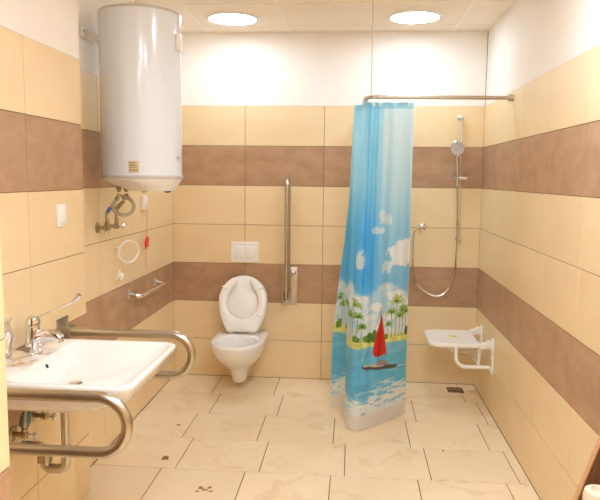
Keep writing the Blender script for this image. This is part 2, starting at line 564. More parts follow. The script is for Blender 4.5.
# ------------------------------------------------------------------ basin
t = thing('washbasin', 'wide white ceramic washbasin on the wall between two steel support bars', 'washbasin', (XP, 2.3, .75))
X0, BZ = XP, .885
by0, by1, bx1 = 1.995, 2.605, -.706
rings = [
    rrect(X0, -1.00, 2.18, 2.42, .06, .735, r2=.01),
    rrect(X0, -.96, 2.14, 2.46, .08, .742, r2=.01),
    rrect(X0, -.86, 2.06, 2.54, .09, .772, r2=.01),
    rrect(X0, -.775, 2.02, 2.58, .08, .800, r2=.01),
    rrect(X0, -.728, 2.005, 2.595, .07, .825, r2=.01),
    rrect(X0, bx1-.006, by0+.003, by1-.003, .06, .862, r2=.01),
    rrect(X0, bx1, by0, by1, .06, .876, r2=.01),
    rrect(X0+.001, bx1-.003, by0+.003, by1-.003, .058, .883, r2=.01),
    rrect(X0+.004, bx1-.010, by0+.010, by1-.010, .052, BZ, r2=.01),
    rrect(-1.15, bx1-.024, by0+.024, by1-.024, .042, .884, r2=.05),
    rrect(-1.144, bx1-.030, by0+.030, by1-.030, .042, .879, r2=.05),
    rrect(-1.132, bx1-.045, by0+.05, by1-.05, .06, .855, r2=.07),
    rrect(-1.115, bx1-.075, by0+.085, by1-.085, .08, .825, r2=.08),
    rrect(-1.095, bx1-.13, by0+.15, by1-.15, .08, .806, r2=.08),
    rrect(-1.07, bx1-.20, by0+.22, by1-.22, .06, .796, r2=.06),
    rrect(-1.05, -.99, 2.27, 2.33, .028, .792, r2=.028),
]
bowl = MB().loft(rings).build('bowl', M['ceramic'], t, smooth=60)
MB().lathe([(.020, .7945), (.026, .7955), (.026, .7965), (.018, .799), (.004, .800)], (-1.02, 2.30, 0), n=24).build('drain_plug', M['chrome'], bowl)
MB().lathe([(.0085, 0), (.0085, .004)], (-1.1335, 2.305, .853), (.9, 0, .43), n=16).build('overflow_hole', M['hole'], bowl)

# faucet
fx, fy = -1.212, 2.366
t = thing('basin_tap', 'chrome mixer tap with long elbow lever on the white washbasin', 'tap', (fx, fy, BZ))
MB().lathe([(.033, .8845), (.033, .890), (.030, .893), (.0285, .93), (.0265, .975), (.0245, .99)], (fx, fy, 0), n=28).build('body', M['chrome'], t)
MB().lathe([(.0225, .988), (.0275, .994), (.0275, 1.012), (.022, 1.026), (.008, 1.033)], (fx, fy, 0), n=28).build('cartridge_cap', M['chrome'], t)
sp = MB()
spine = spline([(fx, fy, .938), (fx+.05, fy, .958), (fx+.088, fy, .957), (fx+.110, fy, .947)], 6)
rgs = []
for i, p in enumerate(spine):
    f = i/(len(spine)-1)
    w, h = .025-.006*f, .029-.014*f
    a, b = spine[max(0, i-1)], spine[min(len(spine)-1, i+1)]
    d = (b-a).normalized()
    n_ = V(-d.z, 0, d.x)
    rgs.append([p+V(0, 1, 0)*w*math.cos(k*math.pi/8)+n_*h*math.sin(k*math.pi/8) for k in range(16)])
sp.loft(rgs)
sp.cyl((fx+.104, fy, .948), (fx+.110, fy, .932), .0115, n=16)
sp.build('spout', M['chrome'], t)
lv = MB()
lv.tube(spline([(fx+.005, fy, 1.022), (fx+.03, fy, 1.032), (fx+.10, fy+.005, 1.062), (fx+.15, fy+.008, 1.085)], 5), .0036, 10)
lv.tube(spline([(fx+.15, fy+.008, 1.085), (fx+.168, fy+.01, 1.096), (fx+.182, fy+.011, 1.116)], 4), [.004, .006, .008, .009, .010, .011, .011, .011, .010], 12)
lv.build('lever', M['chrome'], t)
MB().cyl((fx+.026, fy-.006, .915), (fx+.034, fy-.006, .913), .004, n=10).build('pull_rod', M['chrome'], t)

# clear film on the basin corner
nu, nv = 22, 34
G = []
for j in range(nv+1):
    f = j/nv
    rowp = []
    for i in range(nu+1):
        g = i/nu
        y = 2.10+.205*g+.012*math.sin(f*9+g*4)
        w1 = .012*math.sin(g*8+f*6)+.004*math.sin(g*17-f*8+1)
        if f < .42:
            q = f/.42
            p = V(XP+.165-.135*q+.01*math.sin(g*9), y-.01*q, BZ+.008+.016*abs(math.sin(g*5+q*3))*(1-.3*q)+.006*abs(math.sin(q*7+g*4)))
        else:
            q = (f-.42)/.58
            p = V(XP+.028-.008*q+w1*.9+.012*math.sin(q*7+g*5), y+.02*math.sin(q*4), BZ+.02+.15*q*(1-.12*math.cos(g*6)))
        p.x = max(p.x, XP+.004)
        rowp.append(p)
    G.append(rowp)
o = MB().loft(G, False, False, closed=False).build('plastic_bag', M['film'], smooth=180)
tag(o, 'crumpled clear plastic bag lying behind the tap on the washbasin', 'plastic bag')

# trap
t = thing('drain_trap', 'chrome U-bend drain trap under the white washbasin', 'drain pipe', (-1.09, 2.36, .4))
px_, py_ = -1.093, 2.36
MB().cyl((px_, py_, .74), (px_, py_, .49), .0165, n=20).build('tail_pipe', M['steel'], t)
MB().cyl((px_, py_, .515), (px_, py_, .485), .024, n=20).build('slip_nut', M['brass'], t)
MB().tube(fillet([(px_, py_, .49), (px_, py_, .428), (px_-.085, py_, .428), (px_-.085, py_, .475)], .042, 10), .0185, 16).build('u_bend', M['steel'], t)
MB().lathe([(.019, .452), (.029, .456), (.029, .488), (.019, .492)], (px_-.085, py_, 0), n=20).build('slip_nut', M['brass'], t)
MB().tube(fillet([(px_-.085, py_, .475), (px_-.085, py_, .520), (XP, py_, .522)], .025, 8), .0145, 16).build('outlet_pipe', M['chrome'], t)
MB().lathe([(.036, 0), (.036, .004), (.028, .011), (.016, .013)], (XP, py_, .522), (1, 0, 0), n=28).build('escutcheon', M['chrome'], t)

# supply valves and hoses under the basin
angle_valve(XP, 2.305, .583, 'nickel valve nearest the entry wall under the washbasin', 'supply valves under the washbasin', (.8, .35, -.2), out=.05)
vt = angle_valve(XP, 2.46, .600, 'nickel valve beside a bluish disc under the washbasin', 'supply valves under the washbasin', (1, .2, -.15), out=.055)
o = MB().lathe([(.038, .001), (.038, .006), (.030, .011), (.02, .012)], (XP, 2.400, .603), (1, 0, 0), n=24).build('wall_cap', M['bluegrey'])
tag(o, 'bluish round wall cap between the two valves under the basin', 'wall cap')
hose('thin braided hose from the valve nearest the entry wall up to the basin', [(XP+.05, 2.305, .610), (XP+.05, 2.305, .633), (XP+.055, 2.31, .68), (XP+.075, 2.335, .72), (XP+.1, 2.34, .735)], .0055, grp='supply hoses under the washbasin')
hose('thin braided hose from the valve beside the bluish disc up to the basin', [(XP+.055, 2.46, .626), (XP+.055, 2.46, .65), (XP+.055, 2.45, .69), (XP+.075, 2.42, .72), (XP+.1, 2.39, .735)], .0055, grp='supply hoses under the washbasin')

# hinged support bars beside the basin
def support_bar(y, label):
    t = thing('support_bar', label, 'grab bar', (XP, y, .68), 'steel support bars beside the washbasin')
    zu, zl, xo = .876, .694, -.674
    r = (zu-zl)/2
    pts = [(XP+.02, y, zu), (xo-.018-r, y, zu)]
    P = [V(XP+.012, y, zu)] + [V(xo-.018-r+r*math.sin(a), y, (zu+zl)/2+r*math.cos(a)) for a in [i*math.pi/20 for i in range(21)]] + [V(XP+.012, y, zl)]
    MB().tube(P, .0185, 20).build('bar', M['steel'], t)
    MB().box((XP, y-.055, .655), (XP+.006, y+.055, .94), .002).build('wall_plate', M['steel'], t)
    for s in (-1, 1):
        mb = MB()
        mb.box((XP+.004, y+s*.03-.003, zl-.03), (XP+.05, y+s*.03+.003, zl+.03), .001)
        mb.build('hinge_cheek', M['steel'], t)
        mb = MB()
        mb.box((XP+.004, y+s*.03-.003, zu-.03), (XP+.05, y+s*.03+.003, zu+.03), .001)
        mb.build('hinge_cheek', M['steel'], t)
    MB().cyl((XP+.035, y-.036, zl), (XP+.035, y+.036, zl), .006, n=12).build('hinge_pin', M['steel'], t)
support_bar(1.93, 'U-shaped steel support bar passing in front of the near washbasin side')
support_bar(2.755, 'U-shaped steel support bar behind the washbasin, toward the toilet')

# ------------------------------------------------------------------ toilet
tx = -.818
t = thing('toilet', 'white wall-hung toilet with raised seat and lid', 'toilet', (tx, YB, .07))
def bowl_ring(w, df, db, z, n=48, sq=.5):
    """D-shaped plan: straight sides at the wall, rounded front. d is distance from the wall"""
    out = []
    L_ = df-db
    rl = min(L_*.62, max(w*1.35, .05))
    for i in range(n):
        a = 2*math.pi*i/n
        c, s_ = math.cos(a), math.sin(a)
        if c >= 0:
            x, d = w*s_, (df-rl)+rl*c
        else:
            e = .28
            x = w*math.copysign(abs(s_)**e, s_)
            d = (df-rl)-(df-rl-db)*abs(c)**e
        out.append(V(tx+x, YB-d, z))
    return out
R = [bowl_ring(.030, .320, .20, .055), bowl_ring(.045, .35, .17, .060), bowl_ring(.056, .365, .10, .085), bowl_ring(.063, .38, .02, .125), bowl_ring(.078, .41, .001, .17),
     bowl_ring(.114, .47, .001, .205), bowl_ring(.150, .53, .001, .245), bowl_ring(.174, .575, .001, .285), bowl_ring(.189, .605, .001, .33), bowl_ring(.194, .618, .001, .365),
     bowl_ring(.193, .619, .001, .382), bowl_ring(.188, .612, .004, .389)]
def oval(w, d0, d1, z, n=48):
    dc, rd = (d0+d1)/2, (d1-d0)/2
    return [V(tx+w*math.sin(2*math.pi*i/n), YB-(dc+rd*math.cos(2*math.pi*i/n)), z) for i in range(n)]
R += [oval(.152, .235, .585, .390), oval(.145, .242, .577, .386), oval(.138, .25, .565, .365), oval(.122, .255, .52, .32), oval(.10, .26, .47, .27), oval(.06, .27, .40, .225), oval(.03, .29, .36, .215)]
MB().loft(R).build('bowl', M['ceramic'], t, smooth=60)
# seat and lid, tilted up about the hinge
HP = V(tx, YB-.205, .408)
TILT = math.radians(16)
def up(x, l, off):
    """x across, l along the seat from the hinge, off = towards the room"""
    return HP + V(x, math.sin(TILT)*l - math.cos(TILT)*off, math.cos(TILT)*l + math.sin(TILT)*off)
def egg(f, w=.186, l0=.0, l1=.43):
    """outline, f in 0..1 clockwise from hinge centre"""
    a = 2*math.pi*f
    c, s_ = -math.cos(a), math.sin(a)
    lc = .235
    if c < 0:
        e_ = .62
        l = lc - (lc-l0)*abs(c)**e_
        q_ = (lc-l)/(lc-l0)
        x = w*math.copysign(1, s_)*(1-.40*q_**1.9)*min(1, abs(s_)/.16)**.6
    else:
        l = lc + (l1-lc)*c
        x = w*s_
    return x, l
n = 96
def plate(mb, fs, inset, o0, o1, bev=.004, w=.186, l1=.43):
    out = []
    for sc_, off in ((.975, o0), (1, o0+bev), (1, o1-bev), (.975, o1)):
        rng = []
        for f in fs:
            x, l = egg(f, w, .0, l1)
            rng.append(up(x*sc_, .22+(l-.22)*sc_, off))
        out.append(rng)
    mb.loft(out)
MB_ = MB()
plate(MB_, [i/n for i in range(n)], 0, -.034, -.018)
MB_.build('lid', M['wplastic'], t, smooth=50)
# open-front seat: swept band between outer egg and inner oval, gap at the top
mb = MB()
rings = []
m_ = 80
f0, f1 = .567, 1.433
for i in range(m_+1):
    f = f0+(f1-f0)*i/m_
    x, l = egg(f % 1, .183, 0, .427)
    a = 2*math.pi*f
    ix, il = .120*math.sin(a), .225+.130*(-math.cos(a))
    if abs(f-.567) < .001 or abs(f-1.433) < .001:
        pass
    ends = min(i, m_-i)
    if ends < 8:                       # straight legs of the gap at the front of the seat
        q = 1-ends/8
        sg = math.copysign(1, x)
        ix = ix*(1-q)+sg*.048*q
        il = il*(1-q)+.385*q
    prof = []
    for q, off in ((0, .004), (.03, .015), (.12, .020), (.5, .022), (.88, .020), (.97, .015), (1, .004), (.97, -.001), (.5, -.002), (.03, -.001)):
        prof.append(up(x+(ix-x)*q, l+(il-l)*q, off))
    rings.append(prof)
mb.loft(rings)
seat = mb.build('seat', M['wplastic'], t, smooth=50)
for sx, l0 in ((-1, .135), (1, .135), (-1, .325), (1, .325)):
    b_ = MB()
    xi, xo = .122, .158
    dl = .022 if l0 > .2 else -.022
    b_.tube([up(sx*xi, l0, .022), up(sx*xo, l0+dl*.7, .022)], .0065, 10)
    b_.build('bumper', M['wplastic'], seat)
for sx in (-1, 1):
    b_ = MB()
    b_.lathe([(.017, 0), (.017, .006), (.011, .010), (.011, .022)], HP+V(sx*.078, 0, -.020), n=20)
    b_.cyl(HP+V(sx*.078-.02, 0, .002), HP+V(sx*.078+.02, 0, .002), .009, n=16)
    b_.build('hinge', M['chrome'], t)

# flush plate
t = thing('flush_plate', 'white dual-button flush plate above the toilet', 'flush plate', (-.825, YB, .99))
mb = MB()
rg = []
for ins, d in ((0, 0), (0, .008), (.004, .012)):
    ring = []
    for p in rrect(-.935+ins, -.716-ins, .913+ins, 1.066-ins, .012, 0):
        x, z = p.x, p.y
        bow = .006*(1-((x+.825)/.11)**2)
        ring.append(V(x, YB-d-.0, z+(bow if z > .99 else -bow)))
    rg.append(ring)
mb.loft(rg)
mb.build('plate', M['wplastic'], t)
for x0, x1 in ((-.907, -.830), (-.820, -.743)):
    MB().box((x0, YB-.0165, .945), (x1, YB-.010, 1.037), .003).build('button', M['wplastic'], t)

# folded-up grab bar beside the toilet
t = thing('fold_up_grab_bar', 'brushed steel grab bar folded up against the wall beside the toilet', 'grab bar', (-.476, YB, .58))
MB().box((-.537, YB-.006, .582), (-.417, YB, .882), .002).build('wall_plate', M['steel'], t)
gx = -.484
zt = 1.565
P = [V(gx, YB-.05, .64)] + [V(gx, YB-.05-.065+.065*math.cos(a), zt-.016-.065+.065*math.sin(a)) for a in [i*math.pi/16 for i in range(17)]] + [V(gx, YB-.18, .66)]
MB().tube(P, .0165, 18).build('bar', M['steel'], t)
for s in (-1, 1):
    MB().box((gx+s*.021-.002, YB-.20, .63), (gx+s*.021+.002, YB-.004, .72), .001).build('hinge_cheek', M['steel'], t)
MB().cyl((gx-.026, YB-.05, .66), (gx+.026, YB-.05, .66), .007, n=12).build('hinge_pin', M['steel'], t)
MB().cyl((gx-.026, YB-.18, .675), (gx+.026, YB-.18, .675), .007, n=12).build('hinge_pin', M['steel'], t)
mb = MB()
mb.cyl((-.448, YB-.006, .842), (-.448, YB-.03, .842), .010, n=16)
mb.ball((-.446, YB-.042, .842), .020, 16)
mb.build('locking_knob', M['chrome'], t)
for x, z in ((-.52, .842), (-.52, .62), (-.435, .62)):
    MB().lathe([(.008, 0), (.008, .003), (.004, .005)], (x, YB-.006, z), (0, -1, 0), n=12).build('bolt', M['chrome'], t)

# ------------------------------------------------------------------ shower
t = thing('shower_rail', 'slim chrome shower riser rail with slider on the back wall', 'shower rail', (.785, YB, 1.1))
MB().cyl((.778, YB-.045, 2.015), (.792, YB-.045, 1.105), .0088, n=16).build('rail', M['chrome'], t)
for x, z in ((.778, 2.012), (.792, 1.12)):
    mb = MB()
    mb.lathe([(.022, 0), (.022, .006), (.012, .012), (.012, .05)], (x, YB, z), (0, -1, 0), n=20)
    mb.ball((x, YB-.048, z), .0155, 14)
    mb.build('bracket', M['chrome'], t)
sl = MB()
sl.cyl((.735, YB-.055, 1.571), (.832, YB-.05, 1.571), .0145, n=18)
sl.cyl((.784, YB-.045, 1.55), (.784, YB-.045, 1.592), .0155, n=18)
sl.cyl((.828, YB-.05, 1.565), (.836, YB-.05, 1.615), .006, n=10)
sl.build('slider', M['chrome'], t)
t = thing('hand_shower', 'round chrome hand shower held on the riser rail', 'hand shower', (.752, YB-.085, 1.57))
MB().tube(spline([(.757, YB-.085, 1.545), (.757, YB-.088, 1.62), (.752, YB-.095, 1.68), (.748, YB-.10, 1.74)], 6), [.011]*6+[.012]*6+[.013]*6+[.015], 14).build('handle', M['chrome'], t)
hd = MB().lathe([(.02, -.026), (.046, -.012), (.0545, 0), (.0545, .012), (.050, .016)], (.744, YB-.118, 1.79), (0, -1, -.18), n=36).build('head', M['chrome'], t)
MB().lathe([(.049, .0155), (.049, .018), (.030, .0185), (.028, .0165), (.012, .0165), (.010, .019), (.002, .019)], (.744, YB-.118, 1.79), (0, -1, -.18), n=36).build('spray_face', M['gplastic'], hd)
hp = [(.757, 4.887, 1.548), (.760, 4.885, 1.48), (.772, 4.9, 1.171), (.770, 4.9, 1.0), (.764, 4.9, .867), (.711, 4.9, .735), (.631, 4.9, .695), (.535, 4.9, .738), (.474, 4.9, .812), (.455, 4.9, .925), (.453, 4.9, 1.091), (.455, 4.9, 1.150), (.463, 4.901, 1.185)]
t = thing('shower_hose', 'silvery shower hose hanging in a loop over the brown band', 'hose', (.63, 4.9, .69))
MB().tube(spline(hp, 8), .0068, 10).build('braid', M['chrome'], t)
MB().lathe([(.0075, 0), (.011, .004), (.0105, .03), (.0075, .04)], (.757, 4.887, 1.552), (0.02, 0, -1), n=14).build('cone_nut', M['chrome'], t)
t = thing('shower_outlet', 'chrome wall elbow where the shower hose connects beside the curtain', 'shower outlet', (.524, YB, 1.207))
MB().lathe([(.030, 0), (.030, .006), (.020, .012)], (.524, YB, 1.207), (0, -1, 0), n=24).build('flange', M['chrome'], t)
MB().tube(fillet([(.524, YB-.005, 1.207), (.524, YB-.055, 1.209), (.478, YB-.070, 1.199)], .02), .0135, 14).build('elbow', M['chrome'], t)

# curtain rod: from the right wall, round a corner, to the back wall
t = thing('curtain_rod', 'L-shaped steel shower curtain rod hung from the ceiling', 'curtain rod', (.95, 4.117, 2.058))
RZ, RY, RX = 2.062, 4.117, .068
MB().tube(fillet([(XR-.004, RY, RZ-.004), (RX, RY, RZ), (RX, YB-.004, RZ)], .06, 10), .0115, 14).build('rod', M['steel'], t)
MB().lathe([(.021, 0), (.021, .03), (.0135, .032)], (XR, RY, RZ-.004), (-1, 0, 0), n=20).build('end_socket', M['steel'], t)
MB().lathe([(.021, 0), (.021, .03), (.0135, .032)], (RX, YB, RZ), (0, -1, 0), n=20).build('end_socket', M['steel'], t)
MB().cyl((.098, RY, H), (.098, RY, RZ), .0032, n=10).build('hanger', M['wire'], t)
MB().box((.088, RY-.014, H-.004), (.108, RY+.014, H+.001), .001).build('hanger_plate', M['wplastic'], t)

# ---- curtain
TOP = [(0, -.005, 4.46), (.08, .03, 4.44), (.15, .002, 4.36), (.21, .075, 4.31), (.27, .0, 4.26), (.33, .06, 4.2), (.37, .05, 4.13), (.42, .085, 4.085), (.46, .105, 4.14), (.5, .13, 4.09), (.55, .16, 4.14), (.6, .185, 4.112), (.8, .275, 4.105), (1, .362, 4.117)]
BOT = [(0, -.13, 4.34), (.08, -.08, 4.36), (.15, -.03, 4.34), (.21, -.035, 4.22), (.27, -.03, 4.1), (.33, -.02, 3.99), (.37, .0, 3.945), (.42, .035, 3.92), (.46, .06, 3.925), (.5, .085, 3.945), (.55, .115, 3.97), (.6, .145, 4.0), (.8, .26, 4.12), (1, .37, 4.25)]
NU, NV = 250, 560
u = np.linspace(0, 1, NU)
v = np.linspace(0, 1, NV)
def path(P):
    """smooth curve through control points (cosine-blended Catmull-Rom on u)"""
    P = np.array(P)
    out = np.zeros((NU, 2))
    us = P[:, 0]
    m = np.zeros((len(P), 2))
    for i in range(len(P)):
        a, b = max(0, i-1), min(len(P)-1, i+1)
        m[i] = (P[b, 1:]-P[a, 1:])/(us[b]-us[a])
    for k_, x in enumerate(u):
        i = min(np.searchsorted(us, x, side='right')-1, len(P)-2)
        h = us[i+1]-us[i]
        s = (x-us[i])/h
        out[k_] = (2*s**3-3*s**2+1)*P[i, 1:]+(s**3-2*s**2+s)*h*m[i]+(-2*s**3+3*s**2)*P[i+1, 1:]+(s**3-s**2)*h*m[i+1]
    return out
pt, pb = path(TOP), path(BOT)
ztop, zbot = 2.028, .012
wl = np.interp(v, [0, .27, .43, .60, .74, 1], [0, .15, .36, .68, .93, 1])
wr = v**1.15
mixu = np.clip((u-.15)/.25, 0, 1)
mixu = mixu*mixu*(3-2*mixu)
Wt = wl[:, None]*(1-mixu)[None, :] + wr[:, None]*mixu[None, :]
PX = pt[None, :, 0]*(1-Wt)+pb[None, :, 0]*Wt
PY = pt[None, :, 1]*(1-Wt)+pb[None, :, 1]*Wt
env = np.clip((u-.4)/.1, 0, 1)[None, :]
fold = (np.sin(u*27+.6)*.011)[None, :]*(1-.75*v[:, None])*env + (np.sin(u*44+1.9)*.005)[None, :]*np.sin(v*3)[:, None]*env
# two soft diagonal tension creases in the upper part, as in hung plastic
cre = np.exp(-((u[None, :]-(.47+.12*np.clip(.25-v[:, None], 0, 1)*2))/.02)**2)*np.clip(1-np.abs(v[:, None]-.14)/.12, 0, 1)*.012
PY = PY+fold-cre
PX = PX+np.cos(u*27)[None, :]*.003*(1-v[:, None])*env
PZ = ztop+(zbot-ztop)*v[:, None]+np.zeros_like(PX)

# -- printed picture: fabric coordinates s (m across, 0 = front fold) and v
rng = np.random.RandomState(4)
LAT = rng.rand(64, 64)
def vnoise(x, y):
    xi, yi = np.floor(x).astype(int), np.floor(y).astype(int)
    fx_, fy_ = x-xi, y-yi
    fx_, fy_ = fx_*fx_*(3-2*fx_), fy_*fy_*(3-2*fy_)
    g = lambda a, b: LAT[a % 64, b % 64]
    return (g(xi, yi)*(1-fx_)+g(xi+1, yi)*fx_)*(1-fy_)+(g(xi, yi+1)*(1-fx_)+g(xi+1, yi+1)*fx_)*fy_
def fbm(x, y, o=4):
    t_, a = 0, .5
    for k_ in range(o):
        t_ = t_+a*vnoise(x*2**k_+17*k_, y*2**k_+5*k_)
        a *= .5
    return t_
Uu = np.repeat(u[None, :], NV, 0)
Vv = np.repeat(v[:, None], NU, 1)
S = np.where(Uu > .35, (Uu-.35)/.65*.42, (Uu-.35)/.35*.40)
T_ = Vv*2.02
def sm(x, a, b):
    t_ = np.clip((x-a)/(b-a), 0, 1)
    return t_*t_*(3-2*t_)
C = np.zeros((NV, NU, 3))
def ramp(stops):
    ks = [s[0] for s in stops]
    return np.stack([np.interp(Vv, ks, [s[1][c] for s in stops]) for c in range(3)], -1)
skyR = ramp([(0, (216, 238, 242)), (.1, (214, 238, 245)), (.25, (198, 232, 246)), (.4, (158, 217, 247)), (.55, (138, 208, 247)), (.72, (192, 228, 247)), (1, (192, 228, 247))])
skyL = ramp([(0, (176, 232, 252)), (.1, (178, 234, 254)), (.25, (165, 228, 253)), (.4, (106, 201, 255)), (.55, (98, 196, 255)), (.72, (178, 226, 248)), (1, (178, 226, 248))])
wR = sm(S, .08, .2)[..., None]
C[:] = skyL*(1-wR)+skyR*wR
def over(mask, col):
    global C
    m3 = np.clip(mask, 0, 1)[..., None]
    C = C*(1-m3)+np.array(col, float)*m3
def blob(s0, v0, rs, rv, thr=.42, soft=.16, seed=0, col=(238, 246, 250), fs=26):
    d = ((S-s0)/rs)**2+((Vv-v0)/rv)**2
    nn = fbm(S*fs+seed*3.1, Vv*fs*2.0+seed*7.7)
    over(sm(nn*.9+(1-d)*.55, thr, thr+soft)*sm(1.25-d, 0, .4), col)
# drifting clouds
blob(.20, .355, .08, .022, .60, .22, 1, (222, 240, 248), 48)
blob(.15, .388, .07, .014, .58, .22, 2, (222, 240, 248), 52)
blob(.185, .335, .04, .016, .60, .22, 9, (218, 238, 248), 48)
blob(.03, .475, .05, .04, .48, .25, 3, (226, 240, 248), 40)
blob(.34, .462, .13, .05, .46, .24, 4, (246, 249, 250), 36)
blob(.40, .45, .08, .04, .42, .24, 5, (248, 250, 250), 36)
blob(.23, .505, .05, .025, .52, .24, 6, (226, 241, 248), 44)
# cloud bank
top = .565+.018*np.sin(S*19)+.035*(fbm(S*16, Vv*4)-.5)
bank = sm(Vv, top-.004, top+.012)
tex = fbm(S*14+3, Vv*34, 5)
over(bank*(.45+.5*sm(tex, .36, .6)), (232, 243, 247))
for bs, bv, br, bw in ((.05, .60, .06, .016), (.16, .625, .05, .014), (.30, .595, .07, .018), (.38, .615, .05, .018), (.12, .655, .05, .012), (.26, .655, .06, .016), (-.2, .60, .1, .02), (-.1, .62, .1, .018)):
    blob(bs, bv, br, bw, .42, .2, int(bs*100) % 13, (240, 247, 248))
# sea
sea0 = .748+.006*np.sin(S*9+2.2)
seam = sm(Vv, sea0-.002, sea0+.002)
wv = fbm(S*10, Vv*70, 4)
seacol = np.stack([np.interp(Vv, [.74, .80, .88, .92, 1], c) for c in ((136, 116, 110, 134, 160), (208, 200, 197, 206, 216), (236, 238, 240, 240, 240))], -1)
m3 = seam[..., None]
C = C*(1-m3)+(seacol+(wv[..., None]-.5)*26)*m3
# island strip
isl_t = .722+.006*np.sin(S*9+2.2)+.006*(fbm(S*30, Vv*5)-.5)
isl = sm(Vv, isl_t-.002, isl_t+.003)*(1-seam)
sand = np.array((238, 236, 156))
green = np.array((196, 214, 112))
gm = sm(fbm(S*40, Vv*120), .4, .6)[..., None]
m3 = isl[..., None]
C = C*(1-m3)+(sand*(1-gm*.6)+green*gm*.6)*m3
# trees
def seg(s0, t0, s1, t1, w0, w1, col, a=1):
    dx, dy = s1-s0, t1-t0
    L2 = dx*dx+dy*dy
    q = np.clip(((S-s0)*dx+(T_-t0)*dy)/L2, 0, 1)
    d = np.hypot(S-(s0+q*dx), T_-(t0+q*dy))
    w = w0+(w1-w0)*q
    over((1-sm(d, w*.55, w*1.2))*a, col)
def palm(s0, vb, hgt, r, lean=.0, tint=0):
    tb = vb*2.02
    tt = tb-hgt
    st = s0+lean
    seg(s0, tb, st, tt, .0035, .0028, (150, 150, 96), .8)
    for k_ in range(9):
        a = math.radians(-200+k_*27.5+rng.uniform(-8, 8))
        rr = r*rng.uniform(.75, 1.1)
        m1 = (st+rr*.6*math.cos(a), tt+rr*.6*math.sin(a)-rr*.05)
        e = (st+rr*math.cos(a), tt+rr*math.sin(a)+rr*.28)
        g_ = rng.randint(-16, 16)
        c = (142+g_+tint, 182+g_+tint//2, 100+g_)
        seg(st, tt, m1[0], m1[1], .005, .006, c, .9)
        seg(m1[0], m1[1], e[0], e[1], .006, .0025, c, .9)
    for k_ in range(4):
        a = rng.uniform(0, 6.28)
        seg(st, tt, st+r*.4*math.cos(a), tt+r*.3*math.sin(a), .006, .004, (84, 124, 52), .7)
def bush(s0, vb, rs, rv, col):
    d = ((S-s0)/rs)**2+((Vv-vb)/rv)**2
    nn = fbm(S*55+s0*31, Vv*140, 3)
    over(sm(nn*.8+(1-d)*.7, .5, .75), col)
for a in ((-.36, .727, .20, .05, .01), (-.30, .725, .15, .045, -.01), (-.24, .728, .17, .05, .012), (-.17, .728, .12, .04, -.01), (-.1, .726, .19, .05, .0),
          (.0, .726, .22, .055, .01, 22), (-.035, .726, .14, .045, -.008), (.03, .727, .15, .04, .006), (.062, .730, .09, .035, .004),
          (.285, .727, .16, .05, -.004), (.315, .726, .23, .065, .012, 34), (.345, .725, .13, .04, .004), (.368, .726, .17, .05, .008), (.398, .725, .15, .05, .006, 10), (.255, .729, .09, .03, .0)):
    palm(*a)
for s0, vb, rs, rv, c in ((.115, .718, .03, .020, (100, 142, 58)), (.150, .716, .03, .024, (84, 132, 54)), (.185, .720, .025, .018, (112, 150, 66)), (.09, .722, .02, .012, (120, 158, 74)),
                          (-.33, .715, .05, .02, (120, 150, 60)), (-.2, .72, .05, .014, (110, 148, 66)), (.41, .713, .02, .018, (86, 124, 56)), (.24, .722, .02, .012, (118, 156, 76)), (.03, .722, .03, .012, (120, 156, 70))):
    bush(s0, vb, rs, rv, c)
# sailboat
def poly(pts, col, a=1):
    m_ = np.ones_like(S)
    for (a0_, b0_), (a1_, b1_) in zip(pts, pts[1:]+pts[:1]):
        cr = (a1_-a0_)*(T_-b0_)-(b1_-b0_)*(S-a0_)
        m_ = np.minimum(m_, cr/math.hypot(a1_-a0_, b1_-b0_))
    over(sm(m_, -.002, .002)*a, col)
bo = (.005, 0)
def Q(x, y):      # the boat's own drawing grid, metres on the fabric
    return (.186+(x-378)*.0083-(y-335)*.0004, 1.282+(y-310.5)*.0061+(x-378)*.0022)
seg(*Q(377.8, 308), *Q(379, 366), .0028, .0028, (150, 120, 100), .9)
poly([Q(378.3, 310), Q(383, 335), Q(387.6, 357), Q(380, 358.5), Q(377, 361), Q(372.6, 353), Q(375.8, 335)], (222, 52, 44))
poly([Q(378.3, 312), Q(380.3, 334), Q(380, 358), Q(378.3, 359), Q(378, 334)], (184, 44, 44), .7)
poly([Q(380.5, 325), Q(383.5, 338), Q(387, 356), Q(382, 357)], (236, 72, 60), .6)
seg(*Q(377, 314), *Q(367, 370), .0018, .0018, (70, 110, 140), .6)
poly([Q(366.5, 370), Q(374.5, 367.5), Q(385.5, 366), Q(398.5, 364), Q(397, 367.5), Q(388.5, 370.5), Q(370.5, 374), Q(366.5, 373.5)], (98, 92, 94))
poly([Q(367, 369.5), Q(375.5, 367), Q(385.5, 366), Q(385.5, 368), Q(374.5, 370.3), Q(367.5, 371.4)], (206, 196, 188))
poly([Q(378.5, 363.5), Q(383.5, 361.5), Q(388, 363), Q(388.5, 366.3), Q(378.5, 367.5)], (170, 150, 140))
seg(*Q(398.5, 366), *Q(406.5, 364.5), .003, .002, (230, 242, 246), .9)
seg(*Q(390.5, 371.5), *Q(399.5, 369.5), .0025, .002, (220, 238, 244), .8)
# foam and pale shore
fedge = .900+.014*np.sin(S*15+1)-.012*sm(S, .2, .42)+.04*(fbm(S*22, Vv*30)-.5)
fn = fbm(S*20+4, Vv*190, 4)
over(sm(Vv, fedge-.045, fedge)*sm(fn, .48, .62)*.9, (240, 247, 249))
over(sm(Vv, fedge-.002, fedge+.012)*sm(fn, .28, .40), (240, 246, 247))
over(sm(Vv, .945, .968), (236, 232, 226))
# heading band and hem
over(1-sm(Vv, .017, .019), (160, 220, 240))
C = np.clip(C, 0, 255)/255
LC = np.where(C <= .04045, C/12.92, ((C+.055)/1.055)**2.4)

